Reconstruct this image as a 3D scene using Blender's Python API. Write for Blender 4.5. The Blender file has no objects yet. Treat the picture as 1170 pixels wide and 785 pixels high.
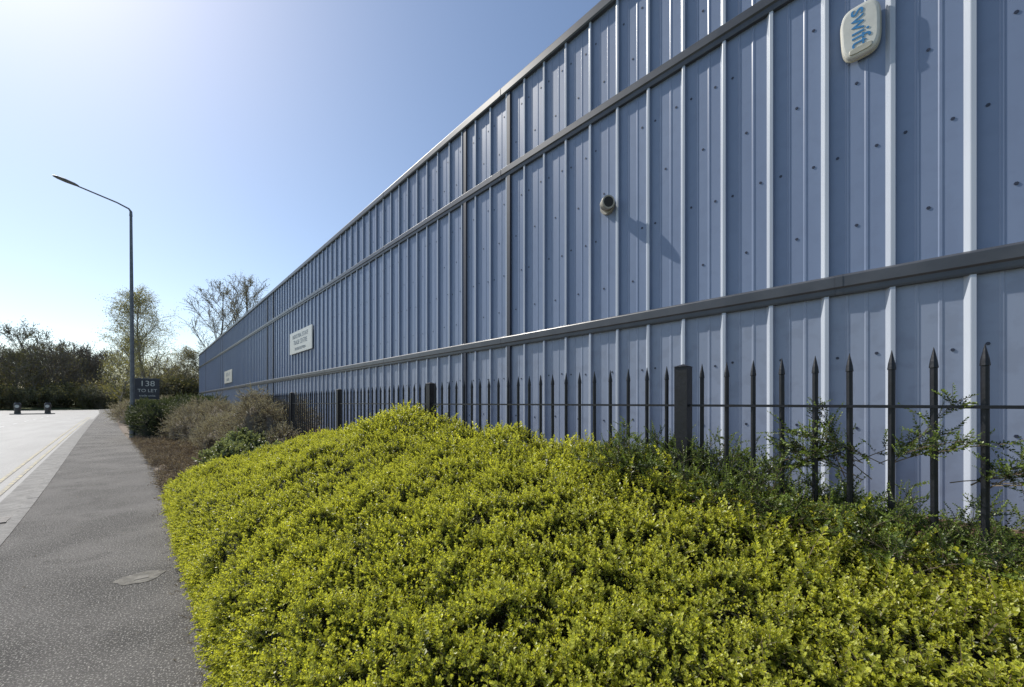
import bpy, bmesh, math, random
import numpy as np
from mathutils import Vector, Matrix, noise, Quaternion, Euler
random.seed(7); np.random.seed(7)
S=bpy.context.scene
R=random.random
U=random.uniform
# ------------------------------------------------------------------ helpers
def link(o,parent=None):
    S.collection.objects.link(o)
    if parent: o.parent=parent
    return o
def empty(name,loc=(0,0,0)):
    e=bpy.data.objects.new(name,None); e.location=loc; e.empty_display_size=.2
    S.collection.objects.link(e); return e
def mesh_obj(name,verts,faces,mats,parent=None,midx=None,smooth=False,do_link=True):
    me=bpy.data.meshes.new(name); me.from_pydata([tuple(v) for v in verts],[],faces)
    for m in (mats if isinstance(mats,list) else [mats]): me.materials.append(m)
    if midx is not None: me.polygons.foreach_set('material_index',midx)
    if smooth: me.polygons.foreach_set('use_smooth',[True]*len(me.polygons))
    me.update()
    o=bpy.data.objects.new(name,me)
    if do_link: link(o,parent)
    return o
class MB:
    def __init__(s): s.v=[]; s.f=[]; s.m=[]
    def add(s,vs,fs,mi=0):
        b=len(s.v); s.v+= [tuple(v) for v in vs]; s.f+=[[i+b for i in f] for f in fs]; s.m+=[mi]*len(fs)
    def box(s,a,b,mi=0):
        x0,y0,z0=a; x1,y1,z1=b
        s.add([(x0,y0,z0),(x1,y0,z0),(x1,y1,z0),(x0,y1,z0),(x0,y0,z1),(x1,y0,z1),(x1,y1,z1),(x0,y1,z1)],
          [[0,3,2,1],[4,5,6,7],[0,1,5,4],[1,2,6,5],[2,3,7,6],[3,0,4,7]],mi)
    def tube(s,pts,rad,n=8,mi=0,cap=True):
        pts=[Vector(p) for p in pts]; vs=[]
        up=None
        for i,p in enumerate(pts):
            d=(pts[min(i+1,len(pts)-1)]-pts[max(i-1,0)]).normalized()
            if up is None:
                up=d.orthogonal().normalized()
            else:
                up=(up-d*up.dot(d)).normalized()
            w=d.cross(up)
            for k in range(n):
                a=2*math.pi*k/n
                vs.append(p+(up*math.cos(a)+w*math.sin(a))*rad[i])
        fs=[]
        for i in range(len(pts)-1):
            for k in range(n):
                a=i*n+k; b=i*n+(k+1)%n
                fs.append([a,b,b+n,a+n])
        if cap:
            fs.append(list(range(n))[::-1]); fs.append([ (len(pts)-1)*n+k for k in range(n)])
        s.add(vs,fs,mi)
    def obj(s,name,mats,parent=None,smooth=False,do_link=True):
        return mesh_obj(name,s.v,s.f,mats,parent,s.m,smooth,do_link)

# ------------------------------------------------------------------ materials
def mat(name):
    m=bpy.data.materials.new(name); m.use_nodes=True
    nt=m.node_tree; b=nt.nodes['Principled BSDF']
    return m,nt,b
def N(nt,t,**kw):
    n=nt.nodes.new(t)
    for k,v in kw.items():
        if k in n.inputs: n.inputs[k].default_value=v
        else: setattr(n,k,v)
    return n
def noise_mat(name,c1,c2,scale=5,rough=.8,detail=6,c3=None,scale2=60,bump=0,bscale=80,metal=0,stretch=None,mid=(.35,.65),f2=.5,c4=None,scale4=1,thr=(.5,.62),bdist=.01):
    m,nt,b=mat(name); L=nt.links.new
    tc=N(nt,'ShaderNodeTexCoord'); src=tc.outputs['Object']
    if stretch:
        mp=N(nt,'ShaderNodeMapping'); mp.inputs['Scale'].default_value=stretch; L(src,mp.inputs['Vector']); vec=mp.outputs[0]
    else: vec=src
    n=N(nt,'ShaderNodeTexNoise',Scale=scale,Detail=detail); L(vec,n.inputs['Vector'])
    r=N(nt,'ShaderNodeValToRGB'); r.color_ramp.elements[0].position=mid[0]; r.color_ramp.elements[1].position=mid[1]
    r.color_ramp.elements[0].color=(*c1,1); r.color_ramp.elements[1].color=(*c2,1)
    L(n.outputs[0],r.inputs[0]); col=r.outputs[0]
    for cc,sc,ff,th in ((c4,scale4,.7,(.55,.7)),(c3,scale2,f2,thr)):
        if not cc: continue
        n2=N(nt,'ShaderNodeTexNoise',Scale=sc,Detail=3); L(src,n2.inputs['Vector'])
        r2=N(nt,'ShaderNodeValToRGB'); r2.color_ramp.elements[0].position=th[0]; r2.color_ramp.elements[1].position=th[1]
        r2.color_ramp.elements[0].color=(0,0,0,1); r2.color_ramp.elements[1].color=(ff,ff,ff,1)
        L(n2.outputs[0],r2.inputs[0])
        mx=N(nt,'ShaderNodeMixRGB'); L(r2.outputs[0],mx.inputs[0]); L(col,mx.inputs[1]); mx.inputs[2].default_value=(*cc,1); col=mx.outputs[0]
    L(col,b.inputs['Base Color'])
    b.inputs['Roughness'].default_value=rough; b.inputs['Metallic'].default_value=metal
    if bump:
        n3=N(nt,'ShaderNodeTexNoise',Scale=bscale,Detail=4); L(src,n3.inputs['Vector'])
        bp=N(nt,'ShaderNodeBump',Strength=bump,Distance=bdist); L(n3.outputs[0],bp.inputs['Height']); L(bp.outputs[0],b.inputs['Normal'])
    return m
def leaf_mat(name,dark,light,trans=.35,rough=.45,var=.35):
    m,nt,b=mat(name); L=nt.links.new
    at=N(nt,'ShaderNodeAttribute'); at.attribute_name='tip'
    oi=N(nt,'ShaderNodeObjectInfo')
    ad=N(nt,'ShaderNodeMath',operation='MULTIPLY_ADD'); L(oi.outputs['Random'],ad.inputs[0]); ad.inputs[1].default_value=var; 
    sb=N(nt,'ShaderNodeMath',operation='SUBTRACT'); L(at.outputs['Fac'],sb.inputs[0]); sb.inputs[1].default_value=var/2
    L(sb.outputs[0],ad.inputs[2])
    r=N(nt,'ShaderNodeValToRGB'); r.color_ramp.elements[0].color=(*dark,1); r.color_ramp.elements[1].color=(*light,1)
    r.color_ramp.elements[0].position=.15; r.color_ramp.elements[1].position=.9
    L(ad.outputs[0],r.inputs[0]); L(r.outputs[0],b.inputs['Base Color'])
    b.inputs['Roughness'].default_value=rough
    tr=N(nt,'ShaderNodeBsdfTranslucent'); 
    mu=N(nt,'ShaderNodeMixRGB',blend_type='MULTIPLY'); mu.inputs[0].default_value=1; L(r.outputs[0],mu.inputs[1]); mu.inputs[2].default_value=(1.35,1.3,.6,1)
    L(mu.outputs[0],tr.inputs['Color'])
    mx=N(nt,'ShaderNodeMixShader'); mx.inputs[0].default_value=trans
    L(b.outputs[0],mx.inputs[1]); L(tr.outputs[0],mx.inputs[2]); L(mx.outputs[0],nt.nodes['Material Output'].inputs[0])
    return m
def plain(name,c,rough=.5,metal=0,k=.12,scale=12):
    return noise_mat(name,tuple(x*(1-k) for x in c),tuple(min(1,x*(1+k)) for x in c),scale=scale,rough=rough,metal=metal)

M_wall=noise_mat('blue_cladding',(.198,.248,.365),(.222,.275,.395),scale=1.2,rough=.34,stretch=(1,1,.25),c3=(.18,.22,.32),scale2=5,f2=.25)
M_wall2=noise_mat('blue_cladding_lower',(.26,.305,.40),(.295,.34,.435),scale=1.5,rough=.42,stretch=(1,1,.3),c3=(.22,.25,.32),scale2=5,f2=.4)
M_rib=noise_mat('rib_sun_highlight',(.40,.44,.51),(.50,.54,.60),scale=2,rough=.32,stretch=(1,1,.2))  # paler colour paints in the sun highlight on rib crowns and far slopes
M_flash=noise_mat('grey_flashing',(.055,.06,.07),(.08,.085,.095),scale=3,rough=.38)
M_joint=plain('dark_joint',(.03,.037,.055),.6)
M_bolt=plain('bolt_cap',(.03,.035,.06),.4)
M_roof=noise_mat('roof_sheet',(.25,.27,.3),(.3,.32,.35),scale=2,rough=.5)
M_plinth=noise_mat('brick_plinth',(.18,.1,.07),(.25,.15,.1),scale=8,rough=.9)
M_white=plain('white_plastic',(.62,.61,.55),.35,k=.05)
M_cream=plain('cream_plastic',(.45,.43,.35),.4,k=.08)
M_black=plain('black_hole',(.01,.01,.01),.6)
M_blue=plain('blue_print',(.05,.22,.45),.4)
M_greytxt=plain('grey_print',(.22,.26,.3),.5)
M_fence=noise_mat('black_fence_paint',(.003,.0035,.006),(.008,.009,.014),scale=20,rough=.5,bump=.15,bscale=60)
M_galv=noise_mat('galvanised_steel',(.12,.13,.14),(.19,.20,.21),scale=4,rough=.5,metal=.3)
M_road=noise_mat('road_asphalt',(.15,.148,.142),(.22,.217,.21),scale=.5,rough=.6,c3=(.09,.09,.09),scale2=45,f2=.7,bump=.4,bscale=70,stretch=(2.2,.35,1))
M_pave=noise_mat('pavement_asphalt',(.075,.070,.063),(.135,.126,.115),scale=1.1,rough=.92,c3=(.42,.40,.36),scale2=85,f2=.9,bump=.9,bscale=120,bdist=.015,c4=(.06,.056,.05),scale4=2.2,thr=(.56,.63),mid=(.4,.6))
M_kerb=noise_mat('kerb_concrete',(.17,.163,.15),(.27,.26,.24),scale=6,rough=.85,c3=(.11,.105,.1),scale2=50,bump=.4)
M_yel=noise_mat('yellow_paint',(.34,.29,.15),(.42,.36,.2),scale=5,rough=.7,c3=(.18,.17,.15),scale2=9,f2=.95,thr=(.44,.56))
M_wpaint=noise_mat('white_paint',(.5,.5,.48),(.7,.7,.68),scale=5,rough=.7,c3=(.2,.2,.2),scale2=14,f2=.8)
M_grass=noise_mat('grass_ground',(.05,.075,.018),(.09,.12,.03),scale=.4,rough=.95,c3=(.12,.11,.05),scale2=2,bump=.5,bscale=10)
M_soil=noise_mat('soil',(.12,.088,.06),(.22,.17,.13),scale=5,rough=.95,c3=(.28,.24,.19),scale2=30,bump=1,bscale=35)
M_bark=noise_mat('bark',(.13,.11,.085),(.23,.20,.16),scale=3,rough=.9)
M_birch=noise_mat('birch_bark',(.18,.155,.12),(.4,.38,.33),scale=2.5,rough=.8)
M_twig=noise_mat('dry_twig',(.12,.085,.055),(.22,.17,.12),scale=20,rough=.9)
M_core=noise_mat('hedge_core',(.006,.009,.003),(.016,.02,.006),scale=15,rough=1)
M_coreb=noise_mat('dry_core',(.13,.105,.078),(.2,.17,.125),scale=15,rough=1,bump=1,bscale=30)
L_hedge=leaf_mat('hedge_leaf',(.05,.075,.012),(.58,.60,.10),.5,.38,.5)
L_dark=leaf_mat('dark_leaf',(.03,.045,.02),(.10,.125,.05),.25,.5)
L_coto=leaf_mat('evergreen_leaf',(.02,.038,.012),(.20,.27,.05),.3,.4,.7)
L_grey=leaf_mat('silver_leaf',(.20,.17,.125),(.46,.42,.33),.2,.6,.5)
L_ivy=leaf_mat('ivy_leaf',(.10,.125,.05),(.34,.38,.2),.25,.4,.5)
L_dry=leaf_mat('dead_leaf',(.15,.11,.08),(.38,.305,.23),.15,.8)
L_tree=leaf_mat('tree_leaf',(.08,.085,.042),(.165,.16,.08),.3,.7,.6)
L_bir=leaf_mat('birch_leaf',(.22,.215,.09),(.40,.37,.16),.45,.7,.5)
L_spr=leaf_mat('spring_leaf',(.15,.135,.085),(.28,.25,.14),.35,.7,.5)

# ------------------------------------------------------------------ curves of the place
YS=np.arange(-14,140.01,.5)
def curve(knots):
    k=np.array(knots,float)
    x=np.interp(YS,k[:,0],k[:,1])
    pad=np.pad(x,12,mode='edge'); ker=np.ones(25)/25
    return np.convolve(pad,ker,'valid')
EDGE=curve([(-14,.35),(3,.35),(6.5,.32),(12,.22),(16.5,.08),(23,-.4),(32,-1.0),(80,-3.2),(140,-6.4)])
KERB=curve([(-14,-1.18),(3,-1.2),(7.9,-1.32),(15,-1.7),(30,-2.45),(49,-3.35),(90,-5.2),(140,-8.2)])
def edge(y): return float(np.interp(y,YS,EDGE))
def kerb(y): return float(np.interp(y,YS,KERB))
LEFT=np.interp(YS,[-14,40,60,85,100,140],[-9.5,-9.5,-12,-20,-70,-70])
def strip(name,xa,xb,z,m,ya=-14,yb=140,parent=None,za=None):
    idx=[i for i,y in enumerate(YS) if ya<=y<=yb]
    v=[];f=[]
    for i in idx:
        v.append((xa[i],YS[i],z)); v.append((xb[i],YS[i],z))
    for j in range(len(idx)-1): f.append([2*j,2*j+1,2*j+3,2*j+2])
    return mesh_obj(name,v,f,m,parent)
gx=[-900,-300,-150,-80,-40,0,40,80,150,300,900]; gy=[-700,-100,0,100,140,146,160,200,400,1200]
def gz(x,y): return -.12 if y<=140 else (-.12+min(1,(y-140)/20)*1.1)
gv=[(x,y,gz(x,y)) for y in gy for x in gx]; nf=len(gx)
mesh_obj('grass_ground',gv,[[j*nf+i,j*nf+i+1,(j+1)*nf+i+1,(j+1)*nf+i] for j in range(len(gy)-1) for i in range(nf-1)],M_grass)
strip('road',LEFT,KERB-.02,-.1,M_road)
strip('pavement',KERB+.13,EDGE,0,M_pave)
bed=MB()
for i in range(len(YS)-1):
    y0,y1=YS[i],YS[i+1]
    a,b=EDGE[i],EDGE[i+1]
    xs0=[a,a+.05,2.4,5.99 if y0<75 else 14]; xs1=[b,b+.05,2.4,5.99 if y1<=75 else 14]
    z=[-.01,.05,.1,.1]
    for k in range(3):
        bed.add([(xs0[k],y0,z[k]),(xs0[k+1],y0,z[k+1]),(xs1[k+1],y1,z[k+1]),(xs1[k],y1,z[k])],[[0,1,2,3]])
bed.obj('planting_bed_soil',M_soil)
kb=MB(); y=-14.
while y<138:
    y1=min(y+.91,138); a=kerb(y); b=kerb(y1); dz=U(-.003,.003)
    g_=.012
    for (w0,w1,z0,z1) in [(0,.14,-.12,.008+dz)]:
        kb.add([(a+w0,y+g_,z0),(a+w1,y+g_,z0),(b+w1,y1,z0),(b+w0,y1,z0),(a+w0+.015,y+g_,z1),(a+w1-.004,y+g_,z1),(b+w1-.004,y1,z1),(b+w0+.015,y1,z1)],
           [[0,3,2,1],[4,5,6,7],[0,1,5,4],[1,2,6,5],[2,3,7,6],[3,0,4,7]])
    y=y1
kb.obj('kerb',M_kerb)
strip('gutter_channel',KERB-.34,KERB-.01,-.094,M_kerb,-14,60)
yl=empty('yellow_lines')
strip('line_inner',KERB-.50,KERB-.43,-.09,M_yel,-14,70,yl)
strip('line_outer',KERB-.72,KERB-.65,-.09,M_yel,-14,70,yl)
wl=MB(); y=-10
while y<80:
    a=kerb(y)-4.3; b=kerb(y+3)-4.3
    wl.add([(a-.06,y,-.09),(a+.06,y,-.09),(b+.06,y+3,-.09),(b-.06,y+3,-.09)],[[0,1,2,3]]); y+=6
for i in range(14):
    x=-9-i*1.5; wl.add([(x,92,-.09),(x+.9,92,-.09),(x+.9,92.3,-.09),(x,92.3,-.09)],[[0,1,2,3]])
wl.obj('white_road_markings',M_wpaint)
uc=MB(); 
ring=[(-.03+.17*math.cos(t)*(1+.10*math.sin(3*t)+.05*math.sin(7*t)),5.1+.15*math.sin(t)*(1+.08*math.cos(5*t))) for t in np.linspace(0,2*math.pi,40,endpoint=False)]
uc.add([(x,y,.004) for x,y in ring],[list(range(40))],0)
uc.box((-.07,5.05,.002),(.03,5.13,.007),1)
uc.obj('utility_cover',[noise_mat('patch_mortar',(.12,.112,.095),(.22,.205,.175),scale=14,rough=.9,c3=(.09,.085,.08),scale2=60,bump=.8),noise_mat('cast_iron',(.09,.085,.07),(.16,.145,.12),scale=30,rough=.7,bump=.6)])
dg=MB(); gxx=kerb(9.4)-.33; q0=9.15
dg.box((gxx,q0,-.0925),(gxx+.3,q0+.45,-.089),1)
for i in range(8): dg.box((gxx+.01,q0+.02+i*.055,-.0885),(gxx+.29,q0+.05+i*.055,-.075),0)
dg.box((gxx-.02,q0-.02,-.0925),(gxx-.001,q0+.47,-.073),0); dg.box((gxx+.301,q0-.02,-.0925),(gxx+.32,q0+.47,-.073),0)
dg.obj('drain_grate',[plain('iron',(.16,.15,.14),.5,.4),M_black])

# ------------------------------------------------------------------ warehouse
D=6.0; W=.569; Y0=-.29
wh=empty('warehouse')
prof=[(0,0),(.006,.050),(.040,.052),(.048,.049),(.088,0),(.225,0),(.232,.005),(.252,.005),(.262,0),(.395,0),(.402,.005),(.422,.005),(.432,0)]
ys=[];xs=[]
k0=-22
k=k0
while Y0+k*W<75:
    for (a,b) in prof:
        ys.append(Y0+k*W+a); xs.append(D-b)
    k+=1
ys.append(75.2); xs.append(D)
zs=[.45,3.03,6.85,8.68]
v=[(x,y,z) for z in zs for x,y in zip(xs,ys)]; n=len(xs)
f=[];mi=[]
for j in range(3):
    for i in range(n-1):
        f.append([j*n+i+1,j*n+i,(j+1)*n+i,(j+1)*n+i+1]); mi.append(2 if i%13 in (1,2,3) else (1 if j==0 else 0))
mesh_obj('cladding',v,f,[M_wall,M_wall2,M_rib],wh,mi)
ya=ys[0]
b=MB(); b.box((D+.02,ya,.0),(D+34,75.2,8.6),0); b.obj('walls',M_wall,wh)
b=MB(); b.box((D-.03,ya,0),(D+.015,75.2,.45)); b.obj('plinth',M_plinth,wh)
b=MB(); b.add([(D-.05,ya-.1,8.80),(D+17,ya-.1,9.9),(D+17,75.3,9.9),(D-.05,75.3,8.80),(D+34.1,ya-.1,8.8),(D+34.1,75.3,8.8),(D+.0,ya-.1,8.6),(D+34.1,ya-.1,8.6),(D,75.3,8.6),(D+34.1,75.3,8.6)],
  [[0,1,2,3],[1,4,5,2],[0,6,7,4,1],[3,2,5,9,8]]); b.obj('roof',M_roof,wh)
def rail(name,z,pr,step=6.0):
    r=MB(); y=ya-.1; ph=1.7
    first=True
    while y<75.2:
        y1=min(y+(step if not first else ph),75.3); first=False
        vs=[(D-px,yy,z+pz) for yy in (y+.002,y1-.002) for px,pz in pr]; m=len(pr)
        fs=[[i,(i+1)%m,m+(i+1)%m,m+i] for i in range(m)]+[list(range(m))[::-1],[m+i for i in range(m)]]
        r.add(vs,fs)
        vs=[(D-px-.004,yy,z+pz) for yy in (y1-.07,y1-.0) for px,pz in pr]
        if y1<75: r.add(vs,[[i,(i+1)%m,m+(i+1)%m,m+i] for i in range(1,m-2)])
        y=y1
    return r.obj(name,M_flash,wh)
pr=[(-.01,-.12),(.056,-.12),(.060,-.10),(.060,-.05),(.080,-.03),(.080,.085),(.074,.095),(.05,.115),(-.01,.12)]
rail('rail_lower',3.03,pr); rail('rail_upper',6.85,pr)
rail('eaves_trim',8.70,[(-.01,-.10),(.07,-.10),(.085,-.07),(.085,.07),(.07,.10),(-.01,.12)])
jm=MB()
for yj in (6.49,8.13,28.6,30.2,50.5,52.2,66):
    jm.box((D-.056,yj-.05,.45),(D-.002,yj+.05,8.58))
jm.obj('joint_covers',M_joint,wh)
bl=MB()
for row,z in enumerate((1.35,2.2,3.7,4.55,5.35,6.2,7.4,8.15)):
    k=-12
    while Y0+k*W<30:
        for off in ((.16,.50) if row%2 else (.33,)):
            if R()<.15: continue
            y=Y0+k*W+off; zz=z+U(-.03,.03); r_=.017
            ring=[(y+r_*math.cos(a),zz+r_*math.sin(a)) for a in np.linspace(0,2*math.pi,6,endpoint=False)]
            bl.add([(D-.001,p,q) for p,q in ring]+[(D-.006,p,q) for p,q in ring],[[i,(i+1)%6,6+(i+1)%6,6+i] for i in range(6)]+[[6+i for i in range(6)]])
        k+=1
bl.obj('bolts',M_bolt,wh)

def text(body,size,mat_,M,parent,name,ext=.002):
    c=bpy.data.curves.new(name,'FONT'); c.body=body; c.size=size; c.extrude=ext; c.align_x='CENTER'; c.align_y='CENTER'
    c.materials.append(mat_); o=bpy.data.objects.new(name,c); link(o,parent); o.matrix_world=M; return o
def axes(x,y,loc):
    x=Vector(x);y=Vector(y);z=x.cross(y)
    m=Matrix((x,y,z)).transposed().to_4x4(); m.translation=Vector(loc); return m
ab=empty('alarm_box')
def rounded(w,h,dp,nx=40,p=3.6,taper=.12):
    vs=[];fs=[]
    layers=[(1,0),(1,.45),(.985,.75),(.94,.93),(.86,1.0)]
    for s_,d in layers:
        for k in range(nx):
            a=2*math.pi*k/nx; c,s=math.cos(a),math.sin(a)
            u=math.copysign(abs(c)**(2/p),c)*w/2*s_; q=math.copysign(abs(s)**(2/p),s)*h/2*s_
            u*=1+taper*(q/h)
            vs.append((u,q,d*dp))
    for j in range(len(layers)-1):
        for k in range(nx): fs.append([j*nx+k,j*nx+(k+1)%nx,(j+1)*nx+(k+1)%nx,(j+1)*nx+k])
    fs.append([(len(layers)-1)*nx+k for k in range(nx)])
    return vs,fs
AX=(0,-1,0);AZ=(0,0,1)
tilt=.03; AC=Vector((D-.048,.57,5.86))
xa=Vector((0,-math.cos(tilt),math.sin(tilt))); yb=Vector((0,math.sin(tilt),math.cos(tilt)))
vs,fs=rounded(.33,.58,.06,taper=.08)
o=mesh_obj('case',vs,fs,M_white,ab,smooth=False); o.matrix_world=axes(xa,yb,AC)
vs,fs=rounded(.35,.60,.02,taper=.08)
o=mesh_obj('backplate',vs,fs,M_cream,ab); o.matrix_world=axes(xa,yb,AC+Vector((.012,0,0)))
vs,fs=rounded(.20,.07,.012,taper=0); o2=mesh_obj('strobe_lens',vs,fs,M_cream,ab); o2.matrix_world=axes(xa,yb,AC+Vector((-.058,0,0))-yb*.225)
text('swift',.23,M_blue,axes(-yb,xa,AC+Vector((-.063,0,0))+yb*.03),ab,'lettering')
o3=MB(); o3.box((D-.05,.50,5.7),(D-.002,.64,6.05)); o3.obj('bracket',M_cream,ab)
# vent pipe
vp=MB(); c=Vector((D,3.93,5.11))
vp.tube([c+Vector((.0,0,0)),c+Vector((-.05,0,0))],[.14,.14],20)
vp.tube([c+Vector((-.0,0,0)),c+Vector((-.10,0,0)),c+Vector((-.15,-.03,-.02)),c+Vector((-.19,-.08,-.03)),c+Vector((-.22,-.14,-.04))],[.09]*5,20,cap=False)
e=c+Vector((-.22,-.14,-.04)); dr=Vector((-.07,-.10,-.02)).normalized()
vp.tube([e-dr*.05,e+dr*.02],[.11,.11],20,0,False)
vp.tube([e+dr*.02,e+dr*.021],[.11,.085],20,0,False)
vp.tube([e+dr*.018,e-dr*.06],[.087,.08],20,1,True)
vp.obj('vent_pipe',[plain('aged_plastic',(.34,.32,.27),.45,k=.15),M_black],smooth=False)
def wsign(y,z,w,h,lines):
    s=MB(); s.box((D-.11,y-w/2,z-h/2),(D-.06,y+w/2,z+h/2)); s.box((D-.06,y-w*.4,z-.05),(D-.01,y+w*.4,z+.05))
    o=s.obj('wall_sign',M_white)
    for i,(t,sz,dz) in enumerate(lines):
        tt=text(t,sz,M_greytxt,axes(AX,AZ,(D-.113,y,z+dz)),o,'lettering_%d'%i)
    return o
wsign(22.4,4.85,3.9,1.15,[('INDUSTRIAL ESTATE',.30,.30),('TRADE CENTRE',.34,-.02),('VISITORS RECEPTION',.2,-.36)])
wsign(46.5,4.15,4.6,1.2,[('UNITS 4 - 8',.5,.2),('DELIVERIES',.34,-.3)])

# ------------------------------------------------------------------ fence
FX=2.51; fe=empty('metal_railing_fence')
fb=MB()
posts=[1.09+3.03*k for k in range(-4,6)]
for py in posts:
    fb.box((FX-.04,py-.04,0.05),(FX+.04,py+.04,1.875),0)
    fb.add([(FX-.045,py-.045,1.877),(FX+.045,py-.045,1.877),(FX+.045,py+.045,1.877),(FX-.045,py+.045,1.877),(FX,py,1.895)],[[0,1,4],[1,2,4],[2,3,4],[3,0,4],[3,2,1,0]])
for a,bq in zip(posts[:-1],posts[1:]):
    nP=21; st=(bq-a)/(nP+0.6)
    for i in range(nP):
        yy=a+st*(i+.8); r_=.0125
        lean=U(-.005,.005)
        fb.tube([(FX+U(-.002,.002),yy,.15),(FX,yy+lean,1.80),(FX,yy+lean,1.802),(FX,yy+lean,1.83),(FX,yy+lean,1.89)],[r_,r_,.0155,.0125,.001],8,0,True)
    for z in (.28,1.632):
        fb.box((FX-.018,a+.041,z-.007),(FX+.018,bq-.041,z+.007))
fb.obj('railings',M_fence,fe)

# ------------------------------------------------------------------ street lamp
lm=MB(); lx,ly=-.40,25.
lm.tube([(lx,ly,0),(lx,ly,1.5),(lx,ly,1.52),(lx-.02,ly,5.5),(lx-.05,ly,10.3)],[.11,.11,.085,.07,.05],14)
lm.tube([(lx-.05,ly,10.15),(lx-.05,ly,10.36),(lx-.12,ly,10.47),(lx-.5,ly,10.62),(lx-1.75,ly,10.93)],[.06,.05,.035,.032,.03],10)
hd=[(0,.06,.03),(.12,.11,.07),(.4,.15,.085),(.62,.13,.065),(.74,.06,.03)]
vs=[];fs=[]
for (t,w,h) in hd:
    for k in range(12):
        a=2*math.pi*k/12; zz=math.sin(a)*h
        if zz<0: zz*=.55
        vs.append((lx-1.65-t, ly+math.cos(a)*w, 10.92+t*.22+zz))
for j in range(4):
    for k in range(12): fs.append([j*12+k,j*12+(k+1)%12,(j+1)*12+(k+1)%12,(j+1)*12+k])
fs.append(list(range(12))[::-1]); fs.append([48+k for k in range(12)])
lm.add(vs,fs,0)
lm.obj('street_lamp',[M_galv])
# ------------------------------------------------------------------ dark board sign
sg=empty('business_sign'); sx,sy=.12,29.5
b=MB(); b.box((sx-.5,sy-.03,1.85),(sx+.5,sy+.03,2.95),0); 
for q in (-.42,.42): b.box((sx+q-.03,sy+.032,.05),(sx+q+.03,sy+.09,2.9),1)
for a_,c_ in (((sx-.52,sy-.035,1.82),(sx+.52,sy+.035,1.848)),((sx-.52,sy-.035,2.952),(sx+.52,sy+.035,2.98))): b.box(a_,c_,1)
b.obj('board',[plain('dark_board',(.03,.032,.045),.4),M_galv],sg)
text('138',.42,M_white,axes((1,0,0),(0,0,1),(sx,sy-.034,2.68)),sg,'number')
text('TO LET',.24,M_white,axes((1,0,0),(0,0,1),(sx,sy-.034,2.30)),sg,'letters')
text('trade units',.15,M_white,axes((1,0,0),(0,0,1),(sx,sy-.034,2.03)),sg,'letters_small')
# ------------------------------------------------------------------ traffic island with bollards
ti=MB(); cx,cy=-12.2,92.
ring=[(cx+2.2*math.copysign(abs(math.cos(a))**.8,math.cos(a)),cy+.9*math.sin(a)) for a in np.linspace(0,2*math.pi,28,endpoint=False)]
ti.add([(x,y,-.1) for x,y in ring]+[(x,y,.03) for x,y in ring],[[i,(i+1)%28,28+(i+1)%28,28+i] for i in range(28)]+[[28+i for i in range(28)]])
ti.obj('traffic_island',M_kerb)
M_bol=plain('bollard_grey',(.07,.065,.06),.5); M_bw=plain('bollard_face',(.6,.6,.55),.4)
for dx in (-1.45,1.45):
    e=MB()
    e.box((-.3,-.2,.03),(.3,.2,.25),0)
    e.tube([(0,0,.25),(0,0,.6),(0,0,1.4),(0,0,1.65)],[.30,.33,.36,.24],12,0)
    ring=[(.22*math.cos(a),.22*math.sin(a)+1.1) for a in np.linspace(0,2*math.pi,16,endpoint=False)]
    e.add([(x,-.37,z) for x,z in ring],[list(range(16))],1)
    o=e.obj('traffic_bollard',[M_bol,M_bw]); o.location=(cx+dx,cy,0)

# ------------------------------------------------------------------ foliage system
def proto_coll(name,objs):
    c=bpy.data.collections.new(name)
    for o in objs: c.objects.link(o)
    return c
def sprig(name,m_leaf,m_stem,length,nl,ll,lw,tilt=.9,seed=0,side=2,stemr=.0012,curve_=.2):
    rnd=random.Random(seed); mb=MB(); tips=[]
    bend=Vector((rnd.uniform(-1,1),rnd.uniform(-1,1),0))*curve_
    def P_(t): return Vector((0,0,length*t))+bend*length*t*t
    c0=len(mb.v)
    mb.tube([P_(0),P_(.5),P_(1)],[stemr,stemr*.8,stemr*.4],3,1,False)
    tips+= [0.2]*(len(mb.v)-c0)
    for i in range(nl):
        t=.12+.88*i/(nl-1); p=P_(t); az=i*2.4+rnd.uniform(-.4,.4)
        d=Vector((math.cos(az),math.sin(az),0))
        tl=tilt*(1.1-.6*t)+rnd.uniform(-.2,.2)
        dirv=(d*math.sin(tl)+Vector((0,0,1))*math.cos(tl)).normalized()
        sd=dirv.cross(Vector((0,0,1))).normalized() if abs(dirv.z)<.99 else Vector((1,0,0))
        nn=sd.cross(dirv)
        sz=rnd.uniform(.7,1.15)*(1-.35*t**3); l=ll*sz; w=lw*sz
        mb.add([p,p+dirv*l*.55+sd*w*.5+nn*w*.15,p+dirv*l,p+dirv*l*.55-sd*w*.5+nn*w*.15],[[0,1,2],[0,2,3]],0)
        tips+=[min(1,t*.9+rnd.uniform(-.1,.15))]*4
    o=mb.obj(name,[m_leaf,m_stem],do_link=False)
    a=o.data.attributes.new('tip','FLOAT','POINT'); a.data.foreach_set('value',tips)
    return o
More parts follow.
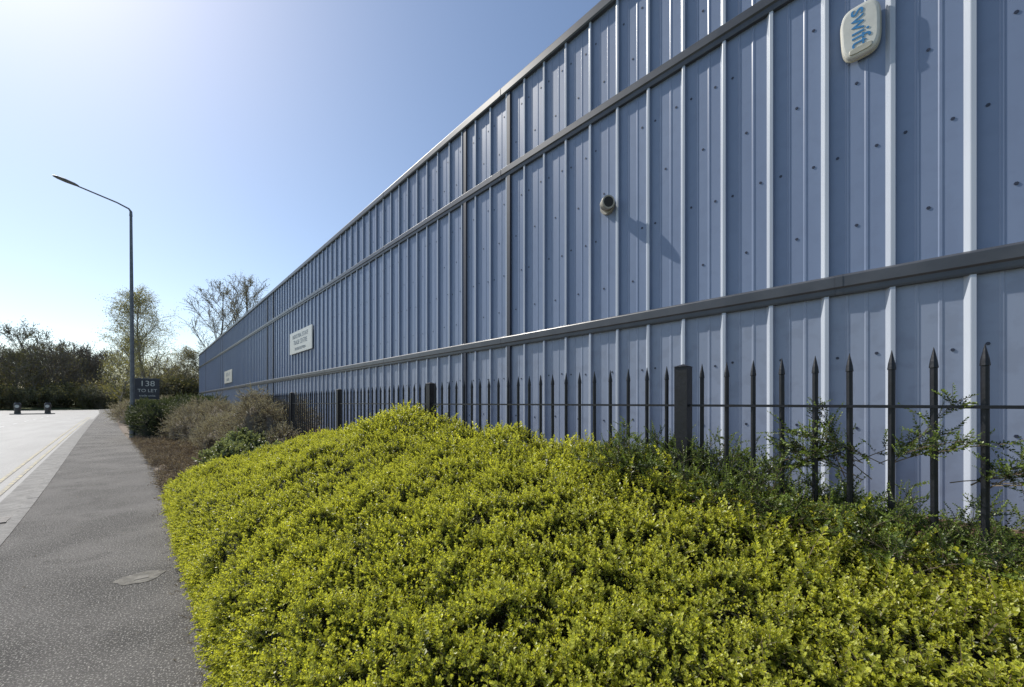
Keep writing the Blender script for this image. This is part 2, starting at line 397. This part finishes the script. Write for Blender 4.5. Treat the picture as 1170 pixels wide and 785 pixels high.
def scatter(name,coll,pts,dirs,scl,parent=None):
    n=len(pts); me=bpy.data.meshes.new(name); me.vertices.add(n)
    me.vertices.foreach_set('co',np.array(pts,dtype=np.float32).ravel())
    rot=[]
    for d in dirs:
        q=Vector(d).to_track_quat('Z','Y')@Quaternion((0,0,1),U(0,6.283)); e=q.to_euler(); rot+= [e.x,e.y,e.z]
    a=me.attributes.new('rot','FLOAT_VECTOR','POINT'); a.data.foreach_set('vector',rot)
    a=me.attributes.new('scl','FLOAT','POINT'); a.data.foreach_set('value',list(scl))
    a=me.attributes.new('idx','INT','POINT'); a.data.foreach_set('value',[random.randrange(len(coll.objects)) for _ in range(n)])
    o=bpy.data.objects.new(name,me); link(o,parent)
    ng=bpy.data.node_groups.new(name+'_gn','GeometryNodeTree')
    ng.interface.new_socket('Geometry',in_out='INPUT',socket_type='NodeSocketGeometry')
    ng.interface.new_socket('Geometry',in_out='OUTPUT',socket_type='NodeSocketGeometry')
    gi=ng.nodes.new('NodeGroupInput'); go=ng.nodes.new('NodeGroupOutput')
    ip=ng.nodes.new('GeometryNodeInstanceOnPoints'); ci=ng.nodes.new('GeometryNodeCollectionInfo')
    ci.inputs['Collection'].default_value=coll; ci.inputs['Separate Children'].default_value=True; ci.inputs['Reset Children'].default_value=True
    ip.inputs['Pick Instance'].default_value=True
    def at(nm,tp):
        x=ng.nodes.new('GeometryNodeInputNamedAttribute'); x.data_type=tp; x.inputs['Name'].default_value=nm
        return [s for s in x.outputs if s.enabled and s.name=='Attribute'][0]
    L=ng.links.new
    L(gi.outputs[0],ip.inputs['Points']); L(ci.outputs[0],ip.inputs['Instance'])
    L(at('idx','INT'),ip.inputs['Instance Index']); L(at('rot','FLOAT_VECTOR'),ip.inputs['Rotation']); L(at('scl','FLOAT'),ip.inputs['Scale'])
    L(ip.outputs[0],go.inputs[0])
    md=o.modifiers.new('scatter','NODES'); md.node_group=ng
    return o
def nz(x,y,z=0): return noise.noise(Vector((x,y,z)))

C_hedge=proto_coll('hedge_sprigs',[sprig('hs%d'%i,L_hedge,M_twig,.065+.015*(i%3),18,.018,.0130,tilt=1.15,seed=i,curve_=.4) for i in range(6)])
C_dark=proto_coll('dark_sprigs',[sprig('ds%d'%i,L_dark,M_twig,.22,26,.05,.03,seed=20+i,stemr=.003) for i in range(3)])
C_coto=proto_coll('coto_sprigs',[sprig('cs%d'%i,L_coto,M_twig,.13+.02*i,26,.024,.015,seed=30+i,tilt=1.1,stemr=.0015,curve_=.5) for i in range(4)])
C_grey=proto_coll('grey_sprigs',[sprig('gs%d'%i,L_grey,M_twig,.22,16,.045,.013,seed=40+i,stemr=.004,curve_=.4) for i in range(3)])
C_ivy=proto_coll('ivy_sprigs',[sprig('is%d'%i,L_ivy,M_twig,.12,14,.05,.042,seed=50+i,stemr=.002) for i in range(3)])
C_dry=proto_coll('dry_sprigs',[sprig('rs%d'%i,L_dry,M_twig,.14,10,.035,.016,seed=60+i,stemr=.004,tilt=1.2,curve_=.6) for i in range(3)])

# --- main hedge
HB=[(-3,.93),(-.5,.97),(0,1.0),(1.0,1.15),(1.6,1.27),(3,1.34),(4.0,1.41),(4.6,1.54),(5.1,1.42),(6.2,1.18),(8.4,.98)]
XB=2.46
YE=8.1
def hh(x,y):
    x0=edge(y)+.0
    t=max(0,min(1,(x-x0)/(XB-x0)))
    hb=float(np.interp(y,[a for a,_ in HB],[b for _,b in HB]))
    h=.54+(hb-.54)*t**.95
    h*=1-.28*(1-min(t/.14,1))**2
    e=min(1,max(0,(YE-y)/.5)); h*=math.sqrt(max(.0,1-(1-e)**2))*.45+.55
    h+=.07*nz(x*1.9,y*1.9)+.045*nz(x*4.5,y*4.5,3)
    return h
def bump(x,y,z): return .07*nz(x*7,y*7,z*7)+.055*nz(x*17,y*17,z*17+5)
core=MB(); nxg=26; yy=np.arange(-3,YE+.01,.1)
vs=[]
for y in yy:
    x0=edge(y)+.07
    row=[(x0,y,0.0)]
    for i in range(nxg+1):
        x=x0+(XB-.03-x0)*i/nxg; row.append((x,y,hh(x,y)-.12))
    row.append((XB-.03,y,0)); vs+=row
m=nxg+3
core.add(vs,[[j*m+i,j*m+i+1,(j+1)*m+i+1,(j+1)*m+i] for j in range(len(yy)-1) for i in range(m-1)]+[[(len(yy)-1)*m+i for i in range(m)],[i for i in range(m)][::-1]])
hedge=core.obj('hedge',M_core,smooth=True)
pts=[];dirs=[];scl=[]
def addp(p,nrm,j=.8,s=(.65,1.25),b=None,up=.3):
    bb=bump(*p) if b is None else b
    p=Vector(p)+nrm*(bb-.045)
    d=(nrm+Vector((U(-1,1),U(-1,1),U(-1,1)))*j+Vector((0,0,up))).normalized()
    pts.append(p); dirs.append(d); scl.append(U(*s))
for _ in range(68000):
    y=U(-1.6,YE) if R()<.78 else U(-.3,3.5)
    x0=edge(y); x=x0+(XB+.06-x0)*R()
    z=hh(x,y); e=.04
    nrm=Vector((-(hh(x+e,y)-z)/e,-(hh(x,y+e)-z)/e,1)).normalized()
    if bump(x,y,z)<-.015 and R()<.7: continue
    addp((x,y,z),nrm)
for _ in range(12000):
    y=U(-1.6,YE); x0=edge(y)+.02; zt=hh(x0,y); z=zt*(R()**.8)*1.0
    bulge=.06*math.sin(math.pi*min(1,z/zt))+.05*nz(y*2.5,z*3,9)
    addp((x0-bulge+.02,y,z),Vector((-1,0,.15)).normalized())
for _ in range(3500):
    x=U(edge(YE),XB); zt=hh(x,YE); z=zt*R()
    addp((x,YE+.03,z),Vector((0,1,.15)).normalized())
for _ in range(4000):
    y=U(-1.6,YE); zt=hh(XB,y); z=zt*R()**.5
    addp((XB+.03,y,z),Vector((1,0,.15)).normalized())
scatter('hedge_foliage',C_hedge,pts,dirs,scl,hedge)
pts=[];dirs=[];scl=[]
for _ in range(1000):
    y=random.gauss(4.6,.4) if R()<.3 else U(-1,YE); x=U(1.9,XB+.05) 
    z=hh(x,y)
    pts.append((x,y,z-.02)); dirs.append(Vector((U(-.5,.5),U(-.5,.5),1)).normalized()); scl.append(U(1.2,2.1))
scatter('hedge_shoots',C_hedge,pts,dirs,scl,hedge)

def twig_shrub(name,stems,coll,mstem,sc=(.5,1.1)):
    mb=MB(); pts=[];dirs=[];scl=[]
    for (p,d,L_,dens) in stems:
        p=Vector(p); d=Vector(d).normalized(); n=max(5,int(L_/.04)); P0=[p.copy()]
        for i in range(n):
            d=(d+Vector((U(-.12,.12),U(-.12,.12),U(-.14,.07)))).normalized(); p=p+d*L_/n; P0.append(p.copy())
            k=int(dens)+(1 if R()<dens%1 else 0)
            if i>0:
                for _ in range(k):
                    pts.append(p.copy()); dirs.append((d*.7+Vector((U(-1,1),U(-1,1),U(-.4,1)))).normalized()); scl.append(U(*sc))
        mb.tube(P0,[.003*(1-.75*i/len(P0)) for i in range(len(P0))],4,0,False)
    o=mb.obj(name,mstem)
    scatter(name+'_foliage',coll,pts,dirs,scl,o)
    return o
st=[]
for _ in range(760):
    y=U(-1.8,1.75); x=U(2.25,2.95)
    hgt=np.interp(y,[-1.8,-.4,0,.6,1.2,1.8],[1.1,1.12,1.18,1.29,1.40,1.36])+.12*nz(y*4,x*4)
    st.append(((x,y,hgt-.24),(U(-.6,.4),U(-.9,.9),U(.05,.8)),U(.14,.30),2.2))
for (x,y,z,dx,dy,dz,l) in [(2.55,.25,1.38,-.1,.5,.5,.34),(2.55,.2,1.46,-.2,-.5,.45,.34),(2.55,.22,1.46,-.2,.5,.3,.30),(2.55,-.1,1.40,-.3,-.6,.4,.38),(2.5,-.2,1.42,-.3,-.9,.30,.34),(2.55,.95,1.36,-.2,.6,.4,.24),(2.55,.6,1.34,-.2,-.6,.5,.24)]:
    for q in range(4): st.append(((x+U(-.05,.05),y+U(-.07,.07),z-.1),(dx+U(-.2,.2),dy+U(-.3,.3),dz),l,3.2))
twig_shrub('evergreen_shrub',st,C_coto,M_twig,sc=(.35,.75))

def mound(name,cx,cy,rx,ry,h,coll,n,core_m,nscale=2.0,namp=.2,s=(.7,1.3),j=.7,up=.3,pw=.5,zb=0.05):
    def surf(a,t):
        k=1+namp*nz(math.cos(a)*nscale+cx,math.sin(a)*nscale+cy,t*2)
        rr=math.sin(t*math.pi/2); zz=max(0.0,math.cos(t*math.pi/2))**pw
        return Vector((cx+rx*rr*math.cos(a)*k,cy+ry*rr*math.sin(a)*k,zb+h*zz*(1+namp*nz(cx+rr*math.cos(a)*rx*1.6,cy+rr*math.sin(a)*ry*1.6,7))))
    mb=MB(); na=28; nt=10; vs=[]
    for i in range(nt+1):
        for k in range(na):
            p=surf(2*math.pi*k/na,i/nt); c0=Vector((cx,cy,zb)); vs.append(c0+(p-c0)*.86)
    mb.add(vs,[[i*na+k,(i+1)*na+k,(i+1)*na+(k+1)%na,i*na+(k+1)%na] for i in range(nt) for k in range(na)])
    o=mb.obj(name,core_m,smooth=True)
    pts=[];dirs=[];scl=[]
    for _ in range(n):
        a=U(0,6.283); t=R()**.6; p=surf(a,t); e=.05
        pa=surf(a+e,t)-p; pt=surf(a,min(1.0,t+e))-surf(a,min(1.0,t+e)-.05)
        nr=pt.cross(pa)
        if nr.length<1e-6: nr=Vector((0,0,1))
        nr.normalize()
        if nr.z<-.2: nr=-nr
        c0=Vector((cx,cy,zb))
        p=c0+(p-c0)*U(.84,1.04)
        pts.append(p); dirs.append((nr+Vector((U(-1,1),U(-1,1),U(-1,1)))*j+Vector((0,0,up))).normalized()); scl.append(U(*s))
    scatter(name+'_foliage',coll,pts,dirs,scl,o)
    return o
mound('silver_shrub',2.35,11.8,.80,1.8,1.5,C_grey,4200,M_coreb,namp=.6,nscale=3)
mound('silver_shrub',2.0,15.0,.8,1.8,1.0,C_grey,3000,M_coreb,namp=.6,nscale=3)
mound('ivy_shrub',1.75,10.4,.75,1.5,.72,C_ivy,3400,M_core,namp=.5,nscale=3)
mound('silver_shrub',1.9,20.5,1.2,3.0,1.3,C_grey,3400,M_coreb,namp=.5,nscale=3,s=(.9,1.6))
mound('dark_shrub',.35,26.5,.85,4.6,1.5,C_dark,5500,M_core,namp=.25,pw=.3)
mound('dark_shrub',2.2,31,1.8,6.,1.7,C_dark,3500,M_core,namp=.3,pw=.4,s=(1,1.8))
mound('brown_shrub',1.0,45,2.6,9.,1.6,C_grey,3500,M_coreb,namp=.4,pw=.4,s=(1.6,2.6))
pts=[];dirs=[];scl=[]
for _ in range(15000):
    y=U(8.1,23); x=U(edge(y)+.0,2.6); z=.06+.34*max(0,nz(x*2,y*2))+U(0,.08)
    if x-edge(y)<.15: z-=.04
    pts.append((x,y,z)); dirs.append(Vector((U(-1,1),U(-1,1),U(.0,.8))).normalized()); scl.append(U(.6,1.4))
scatter('dead_ground_cover',C_dry,pts,dirs,scl)
pts=[];dirs=[];scl=[]
for _ in range(900):
    y=U(1,22); x=edge(y)-abs(random.gauss(0,.07)); pts.append((x,y,.004)); dirs.append(Vector((U(-1,1),U(-1,1),.1)).normalized()); scl.append(U(.15,.35))
for _ in range(120):
    y=U(1.5,14); x=U(kerb(y)+.15,edge(y)); pts.append((x,y,.004)); dirs.append(Vector((U(-1,1),U(-1,1),.1)).normalized()); scl.append(U(.12,.25))
scatter('leaf_litter',C_dry,pts,dirs,scl)

# ------------------------------------------------------------------ trees
def tree(name,seed,H,crown_r,first=.2,nL1=20,nL2=7,nL3=4,leafn=5000,leaf=.16,mats=None,droop=0,upb=.25,do_link=True,r0=None,multi=1,spread=.16,rmin=.014):
    rnd=random.Random(seed); u=rnd.uniform; mb=MB(); anchor=[]
    r0=r0 or H*.013
    def branch(p,d,L_,r,lv,nseg):
        P0=[p.copy()]; dd=[d.copy()]
        for i in range(nseg):
            k=.10 if lv==0 else .2
            d=(d+Vector((u(-k,k),u(-k,k),u(-k,k)+(upb*.25 if lv in(1,2) else 0)-(droop*.35 if lv>=2 else 0)))).normalized()
            p=p+d*L_/nseg; P0.append(p.copy()); dd.append(d.copy())
        mb.tube(P0,[max(rmin,r*(1-.82*i/nseg)) for i in range(nseg+1)],6 if lv==0 else (4 if lv==1 else 3),0,False)
        return P0,dd
    def at(P0,dd,t):
        s=t*(len(P0)-1); i=min(int(s),len(P0)-2); return P0[i].lerp(P0[i+1],s-i),dd[i]
    for mtrunk in range(multi):
        d0=Vector((u(-.1,.1),u(-.1,.1),1)) if multi==1 else Vector((u(-.35,.35),u(-.35,.35),1)).normalized()
        T,td=branch(Vector((0,0,-.3)),d0,H*(.93 if multi==1 else u(.75,.95)),r0,0,10)
        for i in range(nL1):
            t=first+(.97-first)*(i+u(0,.9))/nL1; p,d=at(T,td,t)
            az=i*2.4+u(-.5,.5); 
            shape=math.sin(math.pi*min(1,(t-first)/(1-first)*.8+.22))
            L1=crown_r*(.35+.75*shape)*u(.7,1.15)
            dr=Vector((math.cos(az),math.sin(az),u(.35,1.1)*(1+upb))).normalized()
            A,ad=branch(p,dr,L1,r0*(1-t)*.55+.02,1,6)
            for j in range(nL2):
                p2,d2=at(A,ad,.2+.8*(j+u(0,.9))/nL2)
                dr2=(d2+Vector((u(-1,1),u(-1,1),u(-.4,.9)))*.9).normalized()
                B,bd=branch(p2,dr2,L1*u(.3,.55),.022,2,4)
                for q in B[1:]: anchor.append(q)
                for k in range(nL3):
                    p3,d3=at(B,bd,.2+.8*(k+u(0,.9))/nL3)
                    dr3=(d3+Vector((u(-1,1),u(-1,1),u(-.6,.8)))*.9).normalized()
                    Cc,cd=branch(p3,dr3,L1*u(.15,.3),.012,3,2)
                    for q in Cc[1:]: anchor.append(q)
    tips=[.3]*len(mb.v)
    vs=[];fs=[]
    for i in range(leafn):
        a=rnd.choice(anchor); c=a+Vector((rnd.gauss(0,spread),rnd.gauss(0,spread),rnd.gauss(0,spread)))
        x=Vector((u(-1,1),u(-1,1),u(-1,1))).normalized(); y=x.orthogonal().normalized(); s_=leaf*u(.5,1.2)
        b0=len(vs); vs+=[c-x*s_*.5,c+y*s_*.32,c+x*s_*.5,c-y*s_*.32]; fs.append([b0,b0+1,b0+2,b0+3]); t=u(0,1); tips+=[t]*4
    mb.add(vs,fs,1)
    o=mb.obj(name,mats,do_link=do_link)
    a=o.data.attributes.new('tip','FLOAT','POINT'); a.data.foreach_set('value',tips)
    return o
o=tree('birch_tree',3,19,5.2,first=.14,nL1=32,nL2=8,nL3=5,leafn=17000,leaf=.17,mats=[M_birch,L_bir],droop=.7,upb=.5,spread=.3); o.location=(.8,82,0)
o=tree('birch_tree',5,14,3.8,first=.14,nL1=28,nL2=8,nL3=4,leafn=12000,leaf=.16,mats=[M_birch,L_bir],droop=.7,upb=.5,spread=.28); o.location=(-3.2,94,0)
o=tree('birch_tree',6,11,3.2,first=.14,nL1=24,nL2=8,nL3=4,leafn=9000,leaf=.16,mats=[M_birch,L_spr],droop=.4,upb=.5,spread=.28); o.location=(4.2,84,0)
o=tree('ash_tree',11,22,5.6,first=.28,nL1=17,nL2=8,nL3=5,leafn=4200,leaf=.2,mats=[M_bark,L_spr],upb=.6,spread=.22,rmin=.024); o.location=(8.0,84,0)
o=tree('ash_tree',12,26,5.6,first=.30,nL1=17,nL2=8,nL3=5,leafn=4200,leaf=.2,mats=[M_bark,L_spr],upb=.6,spread=.22,rmin=.024); o.location=(13.2,88,0)
wv=[tree('w%d'%i,100+i,15+i%3,5.2,first=.12,nL1=18,nL2=7,nL3=5,leafn=(2600,700,3200,500,900)[i],leaf=.30,mats=[M_bark,(L_tree,L_spr,L_tree,L_spr,L_tree)[i]],do_link=False,multi=2 if i%2 else 1,spread=.4,rmin=.034) for i in range(5)]
bv=[tree('b%d'%i,200+i,3.6,2.4,first=.05,nL1=10,nL2=6,nL3=3,leafn=4000,leaf=.26,mats=[M_bark,(L_tree,L_spr)[i]],do_link=False,multi=3,spread=.3,r0=.06) for i in range(2)]
C_w=proto_coll('woodland_trees',wv); C_b=proto_coll('woodland_bushes',bv)
pts=[];dirs=[];scl=[]
def gzz(y): return -.12+max(0,min(1,(y-140)/20))*1.1
for i in range(44):
    y=U(148,190); q=-.30+.245*(i+R())/44; x=q*y
    hs=1.22 if -.14<q<-.07 else 1.0
    pts.append((x,y,gzz(y)-.1)); dirs.append(Vector((U(-.04,.04),U(-.04,.04),1))); scl.append(U(.75,1.1)*hs)
for _ in range(20):
    y=U(140,190); x=U(-.06,.14)*y
    pts.append((x,y,gzz(y))); dirs.append(Vector((0,0,1))); scl.append(U(.5,.95))
scatter('distant_woodland',C_w,pts,dirs,scl)
pts=[];dirs=[];scl=[]
for _ in range(130):
    y=U(143,165); x=U(-.32,.12)*y
    pts.append((x,y,gzz(y)-.2)); dirs.append(Vector((0,0,1))); scl.append(U(.6,1.5))
for _ in range(46):
    y=U(78,110); x=U(-2.5,9)*1.0
    if x<edge(y)+3: x=edge(y)+U(3,9)
    pts.append((x,y,0)); dirs.append(Vector((0,0,1))); scl.append(U(.5,1.3))
scatter('distant_bushes',C_b,pts,dirs,scl)

# ------------------------------------------------------------------ sky, sun, camera
az=math.radians(-15); el=math.radians(46)
Sd=Vector((math.sin(az)*math.cos(el),math.cos(az)*math.cos(el),math.sin(el)))
w=bpy.data.worlds.new('World'); S.world=w; w.use_nodes=True; nt=w.node_tree
sk=nt.nodes.new('ShaderNodeTexSky'); sk.sky_type='NISHITA'; sk.sun_disc=False; sk.sun_elevation=el; sk.sun_rotation=az
sk.air_density=1.0; sk.dust_density=.6; sk.ozone_density=1.1
bg=nt.nodes['Background']; bg.inputs[1].default_value=.145; nt.links.new(sk.outputs[0],bg.inputs[0])
sl=bpy.data.lights.new('sun','SUN'); sl.energy=5; sl.angle=math.radians(.5); sl.color=(1,.95,.87)
so=bpy.data.objects.new('sun',sl); link(so); so.rotation_euler=Sd.to_track_quat('Z','Y').to_euler(); so.location=(0,0,30)
cam=bpy.data.cameras.new('camera'); co=bpy.data.objects.new('camera',cam); link(co)
cam.sensor_width=36; cam.lens=36*450/1170; cam.shift_y=67.5/1170; cam.clip_start=.05; cam.clip_end=3000
co.location=(0,0,1.65); co.rotation_euler=(math.radians(90),0,-math.atan(420/450))
S.camera=co
S.view_settings.view_transform='Standard'; S.view_settings.look='None'; S.view_settings.exposure=0
